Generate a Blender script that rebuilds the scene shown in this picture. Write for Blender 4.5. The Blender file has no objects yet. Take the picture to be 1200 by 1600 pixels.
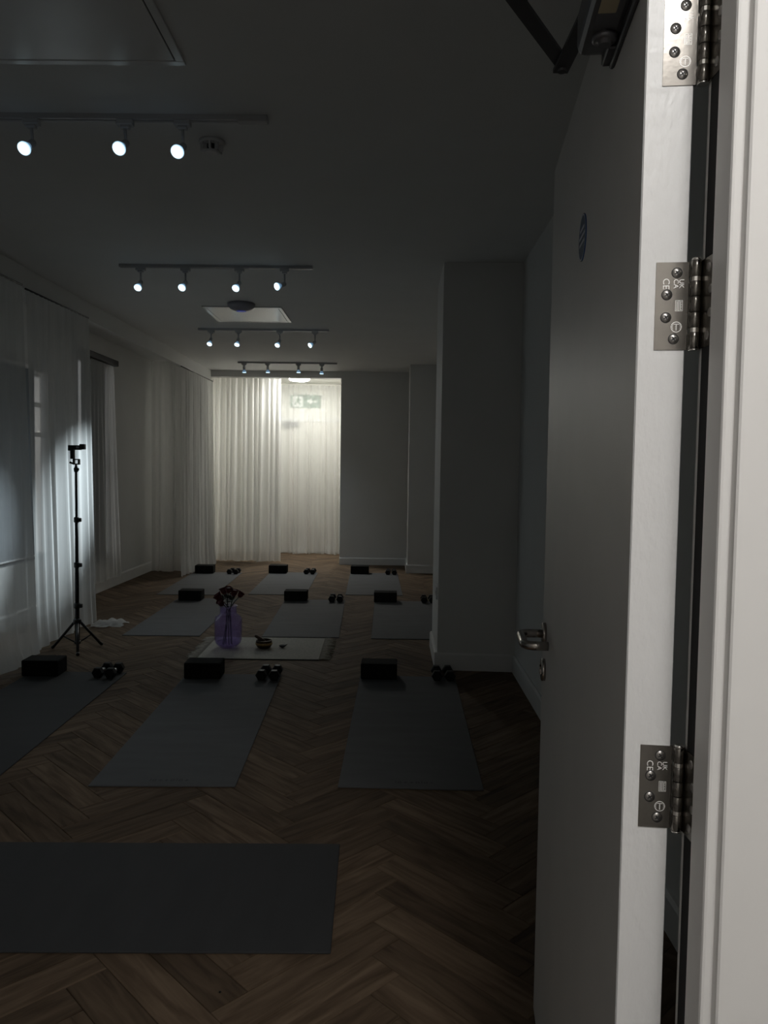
import bpy, bmesh, math, random
from mathutils import Vector, Matrix
random.seed(7)
scene = bpy.context.scene
COL = scene.collection

# ------------------------------------------------------------------ camera
F_PX, CAM_H = 1190.0, 1.33
PITCH, ROLL, YAW = math.radians(3.13), math.radians(0.8), math.atan(13/1190)
fw = Vector((-math.sin(YAW)*math.cos(PITCH), math.cos(YAW)*math.cos(PITCH), -math.sin(PITCH)))
rt = Vector((math.cos(YAW), math.sin(YAW), 0))
up = rt.cross(fw)
CR = rt*math.cos(ROLL) + up*math.sin(ROLL)
CU = up*math.cos(ROLL) - rt*math.sin(ROLL)
cam_d = bpy.data.cameras.new('camera')
cam_d.sensor_fit = 'VERTICAL'; cam_d.sensor_height = 32.0; cam_d.lens = 32.0*F_PX/1600.0
cam_d.clip_start = 0.02
cam = bpy.data.objects.new('camera', cam_d); COL.objects.link(cam)
cam.matrix_world = Matrix(((CR.x, CU.x, -fw.x, 0), (CR.y, CU.y, -fw.y, 0), (CR.z, CU.z, -fw.z, CAM_H), (0, 0, 0, 1)))
scene.camera = cam
def project(p):
    v = Vector(p) - Vector((0, 0, CAM_H)); z = v.dot(fw)
    if z < 0.05: return None
    return 600 + F_PX*v.dot(CR)/z, 800 - F_PX*v.dot(CU)/z

# ------------------------------------------------------------------ world, exposure, main light levels
world = bpy.data.worlds.new('dusk_outside'); scene.world = world; world.use_nodes = True
world.node_tree.nodes['Background'].inputs[0].default_value = (0.62, 0.60, 0.58, 1)
world.node_tree.nodes['Background'].inputs[1].default_value = 0.60
scene.view_settings.view_transform = 'Standard'
scene.view_settings.look = 'None'
scene.view_settings.gamma = 1.0
scene.view_settings.exposure = 0.0
scene.view_settings.use_curve_mapping = False
CORRIDOR_GLOW = 76.0        # corridor ceiling lamp diffuser
ALCOVE_GLOW = 126.0          # round lamp in the far alcove
SPOT_W = 6.0                # ordinary track spots
CURTAIN_SPOT_W = 1000.0     # the narrow track spot turned on the left curtain

ZC = 2.69                   # ceiling height
XR, XL, XB = 0.83, -3.10, -2.55
YF, YB = 0.90, 10.65

# ------------------------------------------------------------------ materials
MATS = {}
def nodes_of(name):
    m = bpy.data.materials.new(name); m.use_nodes = True
    nt = m.node_tree
    return m, nt, nt.nodes['Principled BSDF']
def mat(name, col, rough=0.6, metal=0.0, var=0.06, scale=8.0, bump=0.0, bscale=60.0, stretch=(1, 1, 1), emit=None, estr=0.0, spec=0.5):
    if name in MATS: return MATS[name]
    m, nt, b = nodes_of(name)
    tc = nt.nodes.new('ShaderNodeTexCoord'); mp = nt.nodes.new('ShaderNodeMapping')
    mp.inputs['Scale'].default_value = stretch
    nt.links.new(tc.outputs['Object'], mp.inputs['Vector'])
    n = nt.nodes.new('ShaderNodeTexNoise'); n.inputs['Scale'].default_value = scale; n.inputs['Detail'].default_value = 3
    nt.links.new(mp.outputs[0], n.inputs['Vector'])
    r = nt.nodes.new('ShaderNodeValToRGB')
    r.color_ramp.elements[0].position = 0.3; r.color_ramp.elements[1].position = 0.7
    r.color_ramp.elements[0].color = (*[c*(1-var) for c in col], 1)
    r.color_ramp.elements[1].color = (*[min(1, c*(1+var)) for c in col], 1)
    nt.links.new(n.outputs['Fac'], r.inputs[0]); nt.links.new(r.outputs[0], b.inputs['Base Color'])
    b.inputs['Roughness'].default_value = rough; b.inputs['Metallic'].default_value = metal
    b.inputs['Specular IOR Level'].default_value = spec
    if bump:
        n2 = nt.nodes.new('ShaderNodeTexNoise'); n2.inputs['Scale'].default_value = bscale; n2.inputs['Detail'].default_value = 2
        nt.links.new(mp.outputs[0], n2.inputs['Vector'])
        bp = nt.nodes.new('ShaderNodeBump'); bp.inputs['Strength'].default_value = bump; bp.inputs['Distance'].default_value = 0.002
        nt.links.new(n2.outputs['Fac'], bp.inputs['Height']); nt.links.new(bp.outputs[0], b.inputs['Normal'])
    if emit:
        b.inputs['Emission Color'].default_value = (*emit, 1); b.inputs['Emission Strength'].default_value = estr
    MATS[name] = m
    return m

mat('wall_paint', (0.66, 0.66, 0.645), 0.75, bump=0.06, bscale=140, var=0.02, scale=3)
mat('ceiling_paint', (0.70, 0.70, 0.69), 0.85, bump=0.03, bscale=120, var=0.02, scale=3)
mat('corridor_paint', (0.74, 0.725, 0.70), 0.8, bump=0.03, bscale=140, var=0.015, scale=3)
mat('trim_paint', (0.70, 0.70, 0.69), 0.45, bump=0.05, bscale=90, var=0.02)
mat('frame_paint', (0.76, 0.745, 0.725), 0.42, bump=0.12, bscale=55, var=0.02, stretch=(1, 1, 0.15))
mat('door_paint', (0.62, 0.615, 0.605), 0.46, bump=0.05, bscale=90, var=0.02)
mat('door_edge_paint', (0.74, 0.735, 0.725), 0.40, bump=0.55, bscale=120, var=0.03, stretch=(1, 1, 0.5))
mat('panel_white', (0.72, 0.72, 0.72), 0.24, var=0.01)
mat('dark_joint', (0.03, 0.03, 0.03), 0.8)
mat('black_seal', (0.012, 0.012, 0.012), 0.9)
mat('satin_steel', (0.24, 0.225, 0.205), 0.22, metal=1.0, var=0.08, scale=30, bump=0.03, bscale=200)
mat('bright_steel', (0.80, 0.78, 0.74), 0.25, metal=1.0, var=0.05, scale=60)
mat('screw_steel', (0.46, 0.44, 0.42), 0.30, metal=1.0, var=0.1, scale=80)
mat('screw_recess', (0.03, 0.03, 0.03), 0.6)
mat('etch', (0.95, 0.93, 0.90), 0.5, metal=0.3, var=0.02)
mat('handle_steel', (0.42, 0.39, 0.36), 0.26, metal=1.0, var=0.05, scale=40)
mat('closer_silver', (0.16, 0.16, 0.17), 0.38, metal=0.7, var=0.06, scale=20)
mat('closer_arm', (0.09, 0.09, 0.095), 0.42, metal=0.7, var=0.06, scale=20)
mat('label_cream', (0.35, 0.30, 0.20), 0.6)
mat('sign_blue', (0.02, 0.07, 0.20), 0.25)
mat('sign_white', (0.6, 0.62, 0.65), 0.4)
mat('black_plastic', (0.012, 0.012, 0.013), 0.45, var=0.15, bump=0.05, bscale=150)
mat('black_metal', (0.015, 0.015, 0.016), 0.4, metal=0.3, var=0.1)
mat('grey_button', (0.35, 0.36, 0.38), 0.4)
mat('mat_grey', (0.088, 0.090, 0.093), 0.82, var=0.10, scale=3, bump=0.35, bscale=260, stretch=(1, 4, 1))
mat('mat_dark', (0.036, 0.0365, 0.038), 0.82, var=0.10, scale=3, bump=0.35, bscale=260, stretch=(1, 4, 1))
mat('mat_logo', (0.045, 0.046, 0.05), 0.8)
mat('foam_black', (0.011, 0.011, 0.0095), 0.9, spec=0.15, var=0.25, scale=40, bump=0.3, bscale=180)
mat('rubber_black', (0.007, 0.007, 0.007), 0.55, spec=0.25, var=0.2, scale=20)
mat('chrome', (0.75, 0.75, 0.76), 0.18, metal=1.0, var=0.03)
mat('rug_cream', (0.42, 0.40, 0.35), 0.95, var=0.08, scale=20, bump=0.6, bscale=300, stretch=(3, 1, 1))
mat('rug_fringe', (0.46, 0.43, 0.37), 0.95, var=0.12, scale=60)
mat('rug_border', (0.03, 0.03, 0.03), 0.9)
mat('rose_red', (0.075, 0.005, 0.009), 0.6, var=0.3, scale=60)
mat('rose_green', (0.012, 0.020, 0.010), 0.6, var=0.3, scale=60)
mat('bowl_brass', (0.055, 0.04, 0.022), 0.42, metal=0.8, var=0.3, scale=50)
mat('bowl_band', (0.32, 0.22, 0.09), 0.35, metal=0.9, var=0.3, scale=90)
mat('striker_wood', (0.06, 0.035, 0.02), 0.5, var=0.3, scale=50, stretch=(1, 1, 6))
mat('track_grey', (0.42, 0.42, 0.43), 0.40, var=0.03)
mat('track_slot', (0.02, 0.02, 0.02), 0.5)
mat('lamp_white', (0.45, 0.45, 0.46), 0.4, var=0.03)
mat('plastic_white', (0.55, 0.55, 0.55), 0.45, var=0.03)
mat('dome_grey', (0.26, 0.26, 0.30), 0.35, var=0.03)
mat('led_blue', (0.02, 0.03, 0.3), 0.4, emit=(0.12, 0.18, 1.0), estr=0.10)
mat('blind_cloth', (0.22, 0.235, 0.25), 0.9, var=0.05, bump=0.1, bscale=300)
mat('pelmet_dark', (0.03, 0.028, 0.025), 0.7)
mat('rail_dark', (0.05, 0.05, 0.05), 0.5)
mat('exit_door_paint', (0.62, 0.60, 0.55), 0.5)
mat('exit_green', (0.003, 0.13, 0.055), 0.5)
mat('exit_white', (0.85, 0.88, 0.85), 0.5)
mat('alcove_paint', (0.77, 0.76, 0.71), 0.8, var=0.02)
mat('carpet_grey', (0.20, 0.19, 0.18), 0.95, var=0.15, scale=120, bump=0.5, bscale=300)
mat('corridor_lamp', (0.9, 0.9, 0.88), 0.5, emit=(1.0, 0.98, 0.955), estr=CORRIDOR_GLOW)
mat('alcove_lamp', (0.9, 0.9, 0.88), 0.5, emit=(1.0, 0.995, 0.945), estr=ALCOVE_GLOW)
mat('lens_glow', (0.9, 0.95, 1.0), 0.3, emit=(0.74, 0.96, 1.0), estr=3.0)
mat('lens_rim', (0.8, 0.9, 1.0), 0.2, emit=(0.50, 0.78, 1.0), estr=1.1)
mat('bulb_glass', (0.5, 0.6, 0.7), 0.25, emit=(0.35, 0.65, 1.0), estr=0.22)

def cloth_mat(name, col, sheer, transl=0.5):
    m = bpy.data.materials.new(name); m.use_nodes = True; nt = m.node_tree
    for n in list(nt.nodes): nt.nodes.remove(n)
    out = nt.nodes.new('ShaderNodeOutputMaterial')
    d = nt.nodes.new('ShaderNodeBsdfDiffuse'); t = nt.nodes.new('ShaderNodeBsdfTranslucent'); tr = nt.nodes.new('ShaderNodeBsdfTransparent')
    tc = nt.nodes.new('ShaderNodeTexCoord'); w = nt.nodes.new('ShaderNodeTexNoise'); mp = nt.nodes.new('ShaderNodeMapping')
    mp.inputs['Scale'].default_value = (14, 14, 0.6)
    nt.links.new(tc.outputs['Object'], mp.inputs[0]); nt.links.new(mp.outputs[0], w.inputs['Vector']); w.inputs['Scale'].default_value = 3.0
    r = nt.nodes.new('ShaderNodeValToRGB')
    r.color_ramp.elements[0].color = (*[c*0.9 for c in col], 1); r.color_ramp.elements[1].color = (*[min(1, c*1.06) for c in col], 1)
    nt.links.new(w.outputs['Fac'], r.inputs[0])
    nt.links.new(r.outputs[0], d.inputs[0]); nt.links.new(r.outputs[0], t.inputs[0])
    m1 = nt.nodes.new('ShaderNodeMixShader'); m1.inputs[0].default_value = transl
    nt.links.new(d.outputs[0], m1.inputs[1]); nt.links.new(t.outputs[0], m1.inputs[2])
    m2 = nt.nodes.new('ShaderNodeMixShader'); m2.inputs[0].default_value = sheer
    nt.links.new(m1.outputs[0], m2.inputs[1]); nt.links.new(tr.outputs[0], m2.inputs[2])
    nt.links.new(m2.outputs[0], out.inputs[0])
    MATS[name] = m
cloth_mat('voile', (0.84, 0.84, 0.82), 0.36, 0.45)
cloth_mat('voile_back', (0.84, 0.835, 0.81), 0.20, 0.5)
cloth_mat('voile_alcove', (0.86, 0.86, 0.84), 0.50, 0.45)

def glass_mat(name, tint, body, fac_body):
    m = bpy.data.materials.new(name); m.use_nodes = True; nt = m.node_tree
    for n in list(nt.nodes): nt.nodes.remove(n)
    out = nt.nodes.new('ShaderNodeOutputMaterial')
    tr = nt.nodes.new('ShaderNodeBsdfTransparent'); tr.inputs[0].default_value = (*tint, 1)
    d = nt.nodes.new('ShaderNodeBsdfTranslucent'); d.inputs[0].default_value = (*body, 1)
    g = nt.nodes.new('ShaderNodeBsdfGlossy'); g.inputs['Roughness'].default_value = 0.04
    lw = nt.nodes.new('ShaderNodeLayerWeight'); lw.inputs[0].default_value = 0.5
    pw = nt.nodes.new('ShaderNodeMath'); pw.operation = 'POWER'; pw.inputs[1].default_value = 4.0; nt.links.new(lw.outputs['Facing'], pw.inputs[0])
    fr = nt.nodes.new('ShaderNodeMath'); fr.operation = 'MULTIPLY_ADD'; fr.inputs[1].default_value = 0.6; fr.inputs[2].default_value = 0.04
    nt.links.new(pw.outputs[0], fr.inputs[0])
    m1 = nt.nodes.new('ShaderNodeMixShader'); m1.inputs[0].default_value = fac_body
    nt.links.new(tr.outputs[0], m1.inputs[1]); nt.links.new(d.outputs[0], m1.inputs[2])
    m2 = nt.nodes.new('ShaderNodeMixShader')
    nt.links.new(fr.outputs[0], m2.inputs[0]); nt.links.new(m1.outputs[0], m2.inputs[1]); nt.links.new(g.outputs[0], m2.inputs[2])
    nt.links.new(m2.outputs[0], out.inputs[0]); MATS[name] = m
glass_mat('violet_glass', (0.84, 0.80, 0.93), (0.44, 0.40, 0.62), 0.13)
glass_mat('window_glass', (0.92, 0.94, 0.95), (0.8, 0.8, 0.8), 0.03)

def oak_mat():
    m, nt, b = nodes_of('oak_plank')
    uv = nt.nodes.new('ShaderNodeUVMap'); uv.uv_map = 'plank'
    oi = nt.nodes.new('ShaderNodeObjectInfo'); ge = nt.nodes.new('ShaderNodeNewGeometry')
    ad = nt.nodes.new('ShaderNodeMath'); ad.operation = 'ADD'
    nt.links.new(oi.outputs['Random'], ad.inputs[0]); nt.links.new(ge.outputs['Random Per Island'], ad.inputs[1])
    frc = nt.nodes.new('ShaderNodeMath'); frc.operation = 'FRACT'; nt.links.new(ad.outputs[0], frc.inputs[0])
    mul = nt.nodes.new('ShaderNodeMath'); mul.operation = 'MULTIPLY'; mul.inputs[1].default_value = 37.0
    nt.links.new(frc.outputs[0], mul.inputs[0])
    cmb = nt.nodes.new('ShaderNodeCombineXYZ'); nt.links.new(mul.outputs[0], cmb.inputs[0]); nt.links.new(mul.outputs[0], cmb.inputs[2])
    va = nt.nodes.new('ShaderNodeVectorMath'); va.operation = 'ADD'
    nt.links.new(uv.outputs[0], va.inputs[0]); nt.links.new(cmb.outputs[0], va.inputs[1])
    mp = nt.nodes.new('ShaderNodeMapping'); mp.inputs['Scale'].default_value = (3.0, 26.0, 1.0)
    nt.links.new(va.outputs[0], mp.inputs[0])
    n = nt.nodes.new('ShaderNodeTexNoise'); n.inputs['Scale'].default_value = 1.4; n.inputs['Detail'].default_value = 6; n.inputs['Distortion'].default_value = 0.6
    nt.links.new(mp.outputs[0], n.inputs['Vector'])
    r = nt.nodes.new('ShaderNodeValToRGB')
    r.color_ramp.elements[0].position = 0.30; r.color_ramp.elements[0].color = (0.072, 0.048, 0.030, 1)
    r.color_ramp.elements[1].position = 0.70; r.color_ramp.elements[1].color = (0.170, 0.120, 0.079, 1)
    nt.links.new(n.outputs['Fac'], r.inputs[0])
    hs = nt.nodes.new('ShaderNodeHueSaturation')
    mr = nt.nodes.new('ShaderNodeMapRange'); mr.inputs['To Min'].default_value = 0.72; mr.inputs['To Max'].default_value = 1.22
    nt.links.new(frc.outputs[0], mr.inputs[0]); nt.links.new(mr.outputs[0], hs.inputs['Value']); nt.links.new(r.outputs[0], hs.inputs['Color'])
    nt.links.new(hs.outputs[0], b.inputs['Base Color'])
    b.inputs['Roughness'].default_value = 0.75; b.inputs['Specular IOR Level'].default_value = 0.12
    bp = nt.nodes.new('ShaderNodeBump'); bp.inputs['Strength'].default_value = 0.15; bp.inputs['Distance'].default_value = 0.001
    nt.links.new(n.outputs['Fac'], bp.inputs['Height']); nt.links.new(bp.outputs[0], b.inputs['Normal'])
    MATS['oak_plank'] = m
oak_mat()

# ------------------------------------------------------------------ mesh helpers
class MB:
    """collects shapes into one mesh"""
    def __init__(s): s.v = []; s.f = []; s.smooth = []
    def add(s, vs, fs, smooth=False, M=None):
        o = len(s.v)
        s.v += [tuple(M @ Vector(p)) if M is not None else tuple(p) for p in vs]
        s.f += [tuple(i+o for i in f) for f in fs]; s.smooth += [smooth]*len(fs)
        return s
    def box(s, x0, x1, y0, y1, z0, z1, M=None):
        vs = [(x, y, z) for z in (z0, z1) for y in (y0, y1) for x in (x0, x1)]
        fs = [(0, 2, 3, 1), (4, 5, 7, 6), (0, 1, 5, 4), (2, 6, 7, 3), (0, 4, 6, 2), (1, 3, 7, 5)]
        return s.add(vs, fs, False, M)
    def bbox(s, x0, x1, y0, y1, z0, z1, r, seg=2, M=None):
        bm = bmesh.new(); bmesh.ops.create_cube(bm, size=1)
        for v in bm.verts:
            v.co = Vector(((x0+x1)/2+v.co.x*(x1-x0), (y0+y1)/2+v.co.y*(y1-y0), (z0+z1)/2+v.co.z*(z1-z0)))
        bmesh.ops.bevel(bm, geom=list(bm.edges), offset=r, segments=seg, profile=0.5, affect='EDGES')
        bm.verts.index_update()
        vs = [v.co.copy() for v in bm.verts]; fs = [[v.index for v in f.verts] for f in bm.faces]; bm.free()
        return s.add(vs, fs, False, M)
    def lathe(s, prof, n=24, M=None, smooth=True, cap0=True, cap1=True):
        vs = []; fs = []
        for (r, z) in prof:
            for k in range(n):
                a = 2*math.pi*k/n; vs.append((r*math.cos(a), r*math.sin(a), z))
        for i in range(len(prof)-1):
            for k in range(n):
                k2 = (k+1) % n
                fs.append((i*n+k, i*n+k2, (i+1)*n+k2, (i+1)*n+k))
        s.add(vs, fs, smooth, M)
        o = len(s.v)-len(vs)
        if cap0: s.f.append(tuple(o+k for k in reversed(range(n)))); s.smooth.append(False)
        if cap1: s.f.append(tuple(o+(len(prof)-1)*n+k for k in range(n))); s.smooth.append(False)
        return s
    def rod(s, a, b, r0, r1=None, n=12):
        a, b = Vector(a), Vector(b); r1 = r0 if r1 is None else r1
        q = (b-a).to_track_quat('Z', 'Y').to_matrix().to_4x4()
        return s.lathe([(r0, 0), (r1, (b-a).length)], n, Matrix.Translation(a) @ q)
    def tube(s, pts, r, n=10, closed=False):
        pts = [Vector(p) for p in pts]; rr = r if isinstance(r, (list, tuple)) else [r]*len(pts)
        vs = []; fs = []; prev = None
        for i, p in enumerate(pts):
            d = (pts[min(i+1, len(pts)-1)] - pts[max(i-1, 0)]).normalized()
            if prev is None:
                u = d.orthogonal().normalized()
            else:
                u = (prev - d*prev.dot(d)).normalized()
            prev = u; w = d.cross(u)
            for k in range(n):
                a = 2*math.pi*k/n; vs.append(p + (u*math.cos(a)+w*math.sin(a))*rr[i])
        for i in range(len(pts)-1):
            for k in range(n):
                k2 = (k+1) % n; fs.append((i*n+k, i*n+k2, (i+1)*n+k2, (i+1)*n+k))
        s.add(vs, fs, True); o = len(s.v)-len(vs)
        s.f.append(tuple(o+k for k in reversed(range(n)))); s.smooth.append(False)
        s.f.append(tuple(o+(len(pts)-1)*n+k for k in range(n))); s.smooth.append(False)
        return s
    def prism(s, poly, z0, z1, M=None):
        n = len(poly)
        vs = [(x, y, z0) for x, y in poly] + [(x, y, z1) for x, y in poly]
        fs = [tuple(reversed(range(n))), tuple(range(n, 2*n))] + [(i, (i+1) % n, n+(i+1) % n, n+i) for i in range(n)]
        return s.add(vs, fs, False, M)
    def mesh(s, name, m):
        me = bpy.data.meshes.new(name); me.from_pydata(s.v, [], s.f)
        me.polygons.foreach_set('use_smooth', s.smooth)
        me.materials.append(MATS[m] if isinstance(m, str) else m); me.update()
        return me
    def build(s, name, m, parent=None):
        return link(name, s.mesh(name, m), parent)
def link(name, me, parent=None):
    o = bpy.data.objects.new(name, me); COL.objects.link(o)
    if parent is not None: o.parent = parent
    return o
def tag(o, label, cat, group=None, kind=None):
    o['label'] = label; o['category'] = cat
    if group: o['group'] = group
    if kind: o['kind'] = kind
    return o
def struct(o, label=None):
    o['kind'] = 'structure'
    if label: o['label'] = label
    return o
def empty(name, loc=(0, 0, 0), rz=0.0):
    o = bpy.data.objects.new(name, None); COL.objects.link(o); o.empty_display_size = 0.1
    o.location = loc; o.rotation_euler = (0, 0, rz); return o
def copy_tree(o, parent=None):
    c = o.copy(); COL.objects.link(c); c.parent = parent
    for ch in o.children: copy_tree(ch, c)
    return c
def aim(loc, d):
    """matrix at loc whose local +Z points along d"""
    return Matrix.Translation(Vector(loc)) @ Vector(d).to_track_quat('Z', 'Y').to_matrix().to_4x4()

# ------------------------------------------------------------------ floor: slab and herringbone planks
fl = struct(MB().box(XL-0.2, XR+0.2, 0.80, 12.6, -0.10, -0.008).build('floor', 'dark_joint'), 'oak herringbone plank floor of the dim studio')
PW, PL = 0.11, 0.55
def clip(poly, axis, lim, keep_less):
    out = []
    for i in range(len(poly)):
        a, b = poly[i], poly[(i+1) % len(poly)]
        ia = (a[axis] <= lim) if keep_less else (a[axis] >= lim)
        ib = (b[axis] <= lim) if keep_less else (b[axis] >= lim)
        if ia: out.append(a)
        if ia != ib:
            t = (lim-a[axis])/(b[axis]-a[axis]); out.append((a[0]+t*(b[0]-a[0]), a[1]+t*(b[1]-a[1])))
    return out
def plank_geo(poly, g=0.0009, ch=0.0014):
    """poly: ccw outline (local), returns verts, faces of a chamfered thin plank, top at z=0"""
    cx = sum(p[0] for p in poly)/len(poly); cy = sum(p[1] for p in poly)/len(poly); n = len(poly)
    def ins(d):
        r = []
        for i in range(n):
            p0, p1, p2 = Vector(poly[i-1]), Vector(poly[i]), Vector(poly[(i+1) % n])
            e1 = (p1-p0); e2 = (p2-p1)
            if e1.length < 1e-6 or e2.length < 1e-6: r.append((p1.x, p1.y)); continue
            e1.normalize(); e2.normalize()
            n1 = Vector((-e1.y, e1.x)); n2 = Vector((-e2.y, e2.x))
            k = 1+n1.dot(n2)
            o = (n1+n2)/max(k, 0.3)*d
            r.append((p1.x+o.x, p1.y+o.y))
        return r
    a, b = ins(g), ins(g+ch)
    vs = [(x, y, -0.008) for x, y in a] + [(x, y, -0.0012) for x, y in a] + [(x, y, 0) for x, y in b]
    fs = [tuple(range(2*n, 3*n))]
    for i in range(n):
        j = (i+1) % n; fs += [(i, j, n+j, n+i), (n+i, n+j, 2*n+j, 2*n+i)]
    return vs, fs
def plank_mesh(vs, fs, uvs):
    me = bpy.data.meshes.new('plank'); me.from_pydata(vs, [], fs); me.materials.append(MATS['oak_plank'])
    ul = me.uv_layers.new(name='plank')
    for lp in me.loops: ul.data[lp.index].uv = uvs[lp.vertex_index]
    return me
c45 = math.cos(math.pi/4); HX0, HY0 = -0.35, 0.0
planks = []
for band in range(-8, 9):
    for k in range(-30, 130):
        for typ in (0, 1):
            if typ == 0: cx, cy, rot = k*PW+PL/2, k*PW+PW/2, 0
            else: cx, cy, rot = k*PW+PW/2, k*PW+PW+PL/2, 1
            cx += band*2*PL
            wx, wy = HX0 + (cx-cy)*c45, HY0 + (cx+cy)*c45
            if wx < XL-0.5 or wx > XR+0.5 or wy < 0.4 or wy > 12.8: continue
            ang = math.pi/4 + (math.pi/2 if rot else 0)
            planks.append((wx, wy, ang))
shared = None; rest_v, rest_f, rest_uv = [], [], []
RX0, RX1, RY0, RY1 = XL-0.02, XR+0.02, 0.87, 12.13
def plank_key(p):
    q = project((p[0], p[1], 0)); d = math.hypot(p[0], p[1])
    seen = q is not None and -60 < q[0] < 1110 and q[1] < 1760
    return (0 if seen else 1, d)
planks.sort(key=plank_key)
loc_poly = [(-PL/2, -PW/2), (PL/2, -PW/2), (PL/2, PW/2), (-PL/2, PW/2)]
count = 0
for (wx, wy, ang) in planks:
    ca, sa = math.cos(ang), math.sin(ang)
    wp = [(wx+x*ca-y*sa, wy+x*sa+y*ca) for x, y in loc_poly]
    inside = all(RX0 <= x <= RX1 and RY0 <= y <= RY1 for x, y in wp)
    if inside: lp = loc_poly
    else:
        for ax, lim, less in ((0, RX0, False), (0, RX1, True), (1, RY0, False), (1, RY1, True)):
            wp = clip(wp, ax, lim, less)
            if not wp: break
        if len(wp) < 3: continue
        lp = [((x-wx)*ca+(y-wy)*sa, -(x-wx)*sa+(y-wy)*ca) for x, y in wp]
        area = abs(sum(lp[i-1][0]*lp[i][1]-lp[i][0]*lp[i-1][1] for i in range(len(lp))))/2
        if area < 0.0006: continue
    if count < 300:
        if inside:
            if shared is None:
                vs, fs = plank_geo(lp); shared = plank_mesh(vs, fs, [(v[0], v[1]) for v in vs])
            me = shared
        else:
            vs, fs = plank_geo(lp); me = plank_mesh(vs, fs, [(v[0], v[1]) for v in vs])
        o = link('plank', me, fl); o.location = (wx, wy, random.uniform(-0.0003, 0.0)); o.rotation_euler = (0, 0, ang)
        count += 1
    else:
        vs, fs = plank_geo(lp); o0 = len(rest_v)
        rest_v += [(wx+x*ca-y*sa, wy+x*sa+y*ca, z) for x, y, z in vs]
        rest_uv += [(v[0], v[1]) for v in vs]
        rest_f += [tuple(i+o0 for i in f) for f in fs]
o = link('planks_far', plank_mesh(rest_v, rest_f, rest_uv), fl); o['kind'] = 'stuff'

# ------------------------------------------------------------------ studio shell
struct(MB().box(XL-0.3, XR+0.3, 0.80, YB+0.1, ZC, ZC+0.12).build('ceiling', 'ceiling_paint'), 'matt white studio ceiling')
struct(MB().box(XR, XR+0.15, 0.80, 10.3, -0.1, ZC+0.05).build('wall_right', 'wall_paint'), 'plain white wall on the right behind the open door')
# left wall with two window openings
w = MB(); W1 = (4.90, 6.845, 0.52, 2.15); W2 = (7.45, 8.345, 0.32, 2.42)
for (a, b, z0, z1) in ((0.80, W1[0], -0.1, ZC), (W1[0], W1[1], -0.1, W1[2]), (W1[0], W1[1], W1[3], ZC), (W1[1], W2[0], -0.1, ZC),
                       (W2[0], W2[1], -0.1, W2[2]), (W2[0], W2[1], W2[3], ZC), (W2[1], 12.6, -0.1, ZC)):
    w.box(XL-0.062, XL, a, b, z0, z1+(0.05 if z1 == ZC else 0))
struct(w.build('wall_left', 'wall_paint'), 'white left wall behind the voile curtains')
# front wall with doorway (studio side skin and corridor side in one partition)
OX0, OX1, OZ = -0.583, 0.370, 2.062
w = MB(); w.box(XL-0.062, OX0-0.018, 0.80, 0.893, -0.1, ZC+0.05).box(OX1, 2.6, 0.80, 0.893, -0.1, ZC+0.05).box(OX0-0.018, OX1, 0.80, 0.893, OZ, ZC+0.05)
struct(w.build('wall_front', 'corridor_paint'), 'white partition wall around the doorway')
# back wall: right part, header over the alcove, alcove sides and back
AX0, AX1 = -2.66, -0.735
w = MB(); w.box(AX1, XR+0.1, YB, YB+0.14, -0.1, ZC+0.05).box(XL-0.1, AX0, YB, YB+0.14, -0.1, ZC+0.05).box(AX0, AX1, YB, YB+0.14, 2.60, ZC+0.05)
struct(w.build('wall_back', 'wall_paint'), 'white end wall with an opening to the lit alcove')
w = MB(); w.box(AX1, AX1+0.12, YB+0.14, 12.5, -0.1, 2.80).box(AX0-0.12, AX0, YB+0.14, 12.5, -0.1, 2.80).box(AX0-0.12, AX1+0.12, 12.12, 12.55, -0.1, 2.80)
struct(w.build('wall_alcove', 'alcove_paint'), 'cream walls of the lit alcove')
struct(MB().box(AX0-0.12, AX1+0.12, YB+0.14, 12.5, 2.68, 2.80).build('ceiling_alcove', 'alcove_paint'), 'cream ceiling of the lit alcove')
# column on the right, pier at the far right
struct(MB().prism([(0.315, 5.06), (XR+0.02, 5.03), (XR+0.02, 5.74), (0.315, 5.74)], -0.05, ZC+0.02).build('wall_column', 'wall_paint'), 'white square column standing out from the right wall')
struct(MB().box(0.205, XR+0.02, 9.86, YB+0.05, -0.05, ZC+0.02).build('wall_pier', 'wall_paint'), 'shallow white pier in the far right corner')
# bulkhead over the left curtains
struct(MB().box(XB-0.06, XB, 0.893, 10.65, 2.545, ZC+0.02).build('trim_1', 'wall_paint'), 'boxed white bulkhead above the left curtains')

def baseboard(name, label, a, b, out, h=0.115, t=0.018):
    """board from a to b (xy) on a wall whose free side is 'out' (unit xy)"""
    a, b = Vector(a), Vector(b); n = Vector(out); d = (b-a).normalized(); L = (b-a).length
    prof = [(0, 0), (t, 0), (t, h-0.012), (t*0.55, h), (0, h)]
    vs = []; m = MB()
    for s in (0, L):
        for (u, z) in prof: vs.append((*(a+d*s+n*u), z))
    k = len(prof); fs = [tuple(range(k)), tuple(reversed(range(k, 2*k)))] + [(i, (i+1) % k, k+(i+1) % k, k+i) for i in range(k)]
    m.add(vs, fs); bm = bmesh.new(); me = m.mesh(name, 'trim_paint'); bm.from_mesh(me); bmesh.ops.recalc_face_normals(bm, faces=bm.faces); bm.to_mesh(me); bm.free()
    return struct(link(name, me), label)
baseboard('baseboard_right', 'white skirting along the right wall', (XR, 0.893), (XR, 5.03), (-1, 0))
baseboard('baseboard_right_far', 'white skirting on the right wall beyond the column', (XR, 5.74), (XR, 9.86), (-1, 0))
baseboard('baseboard_column_front', 'white skirting on the column front', (0.297, 5.06), (XR, 5.03), (-0.043, -0.999))
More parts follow.
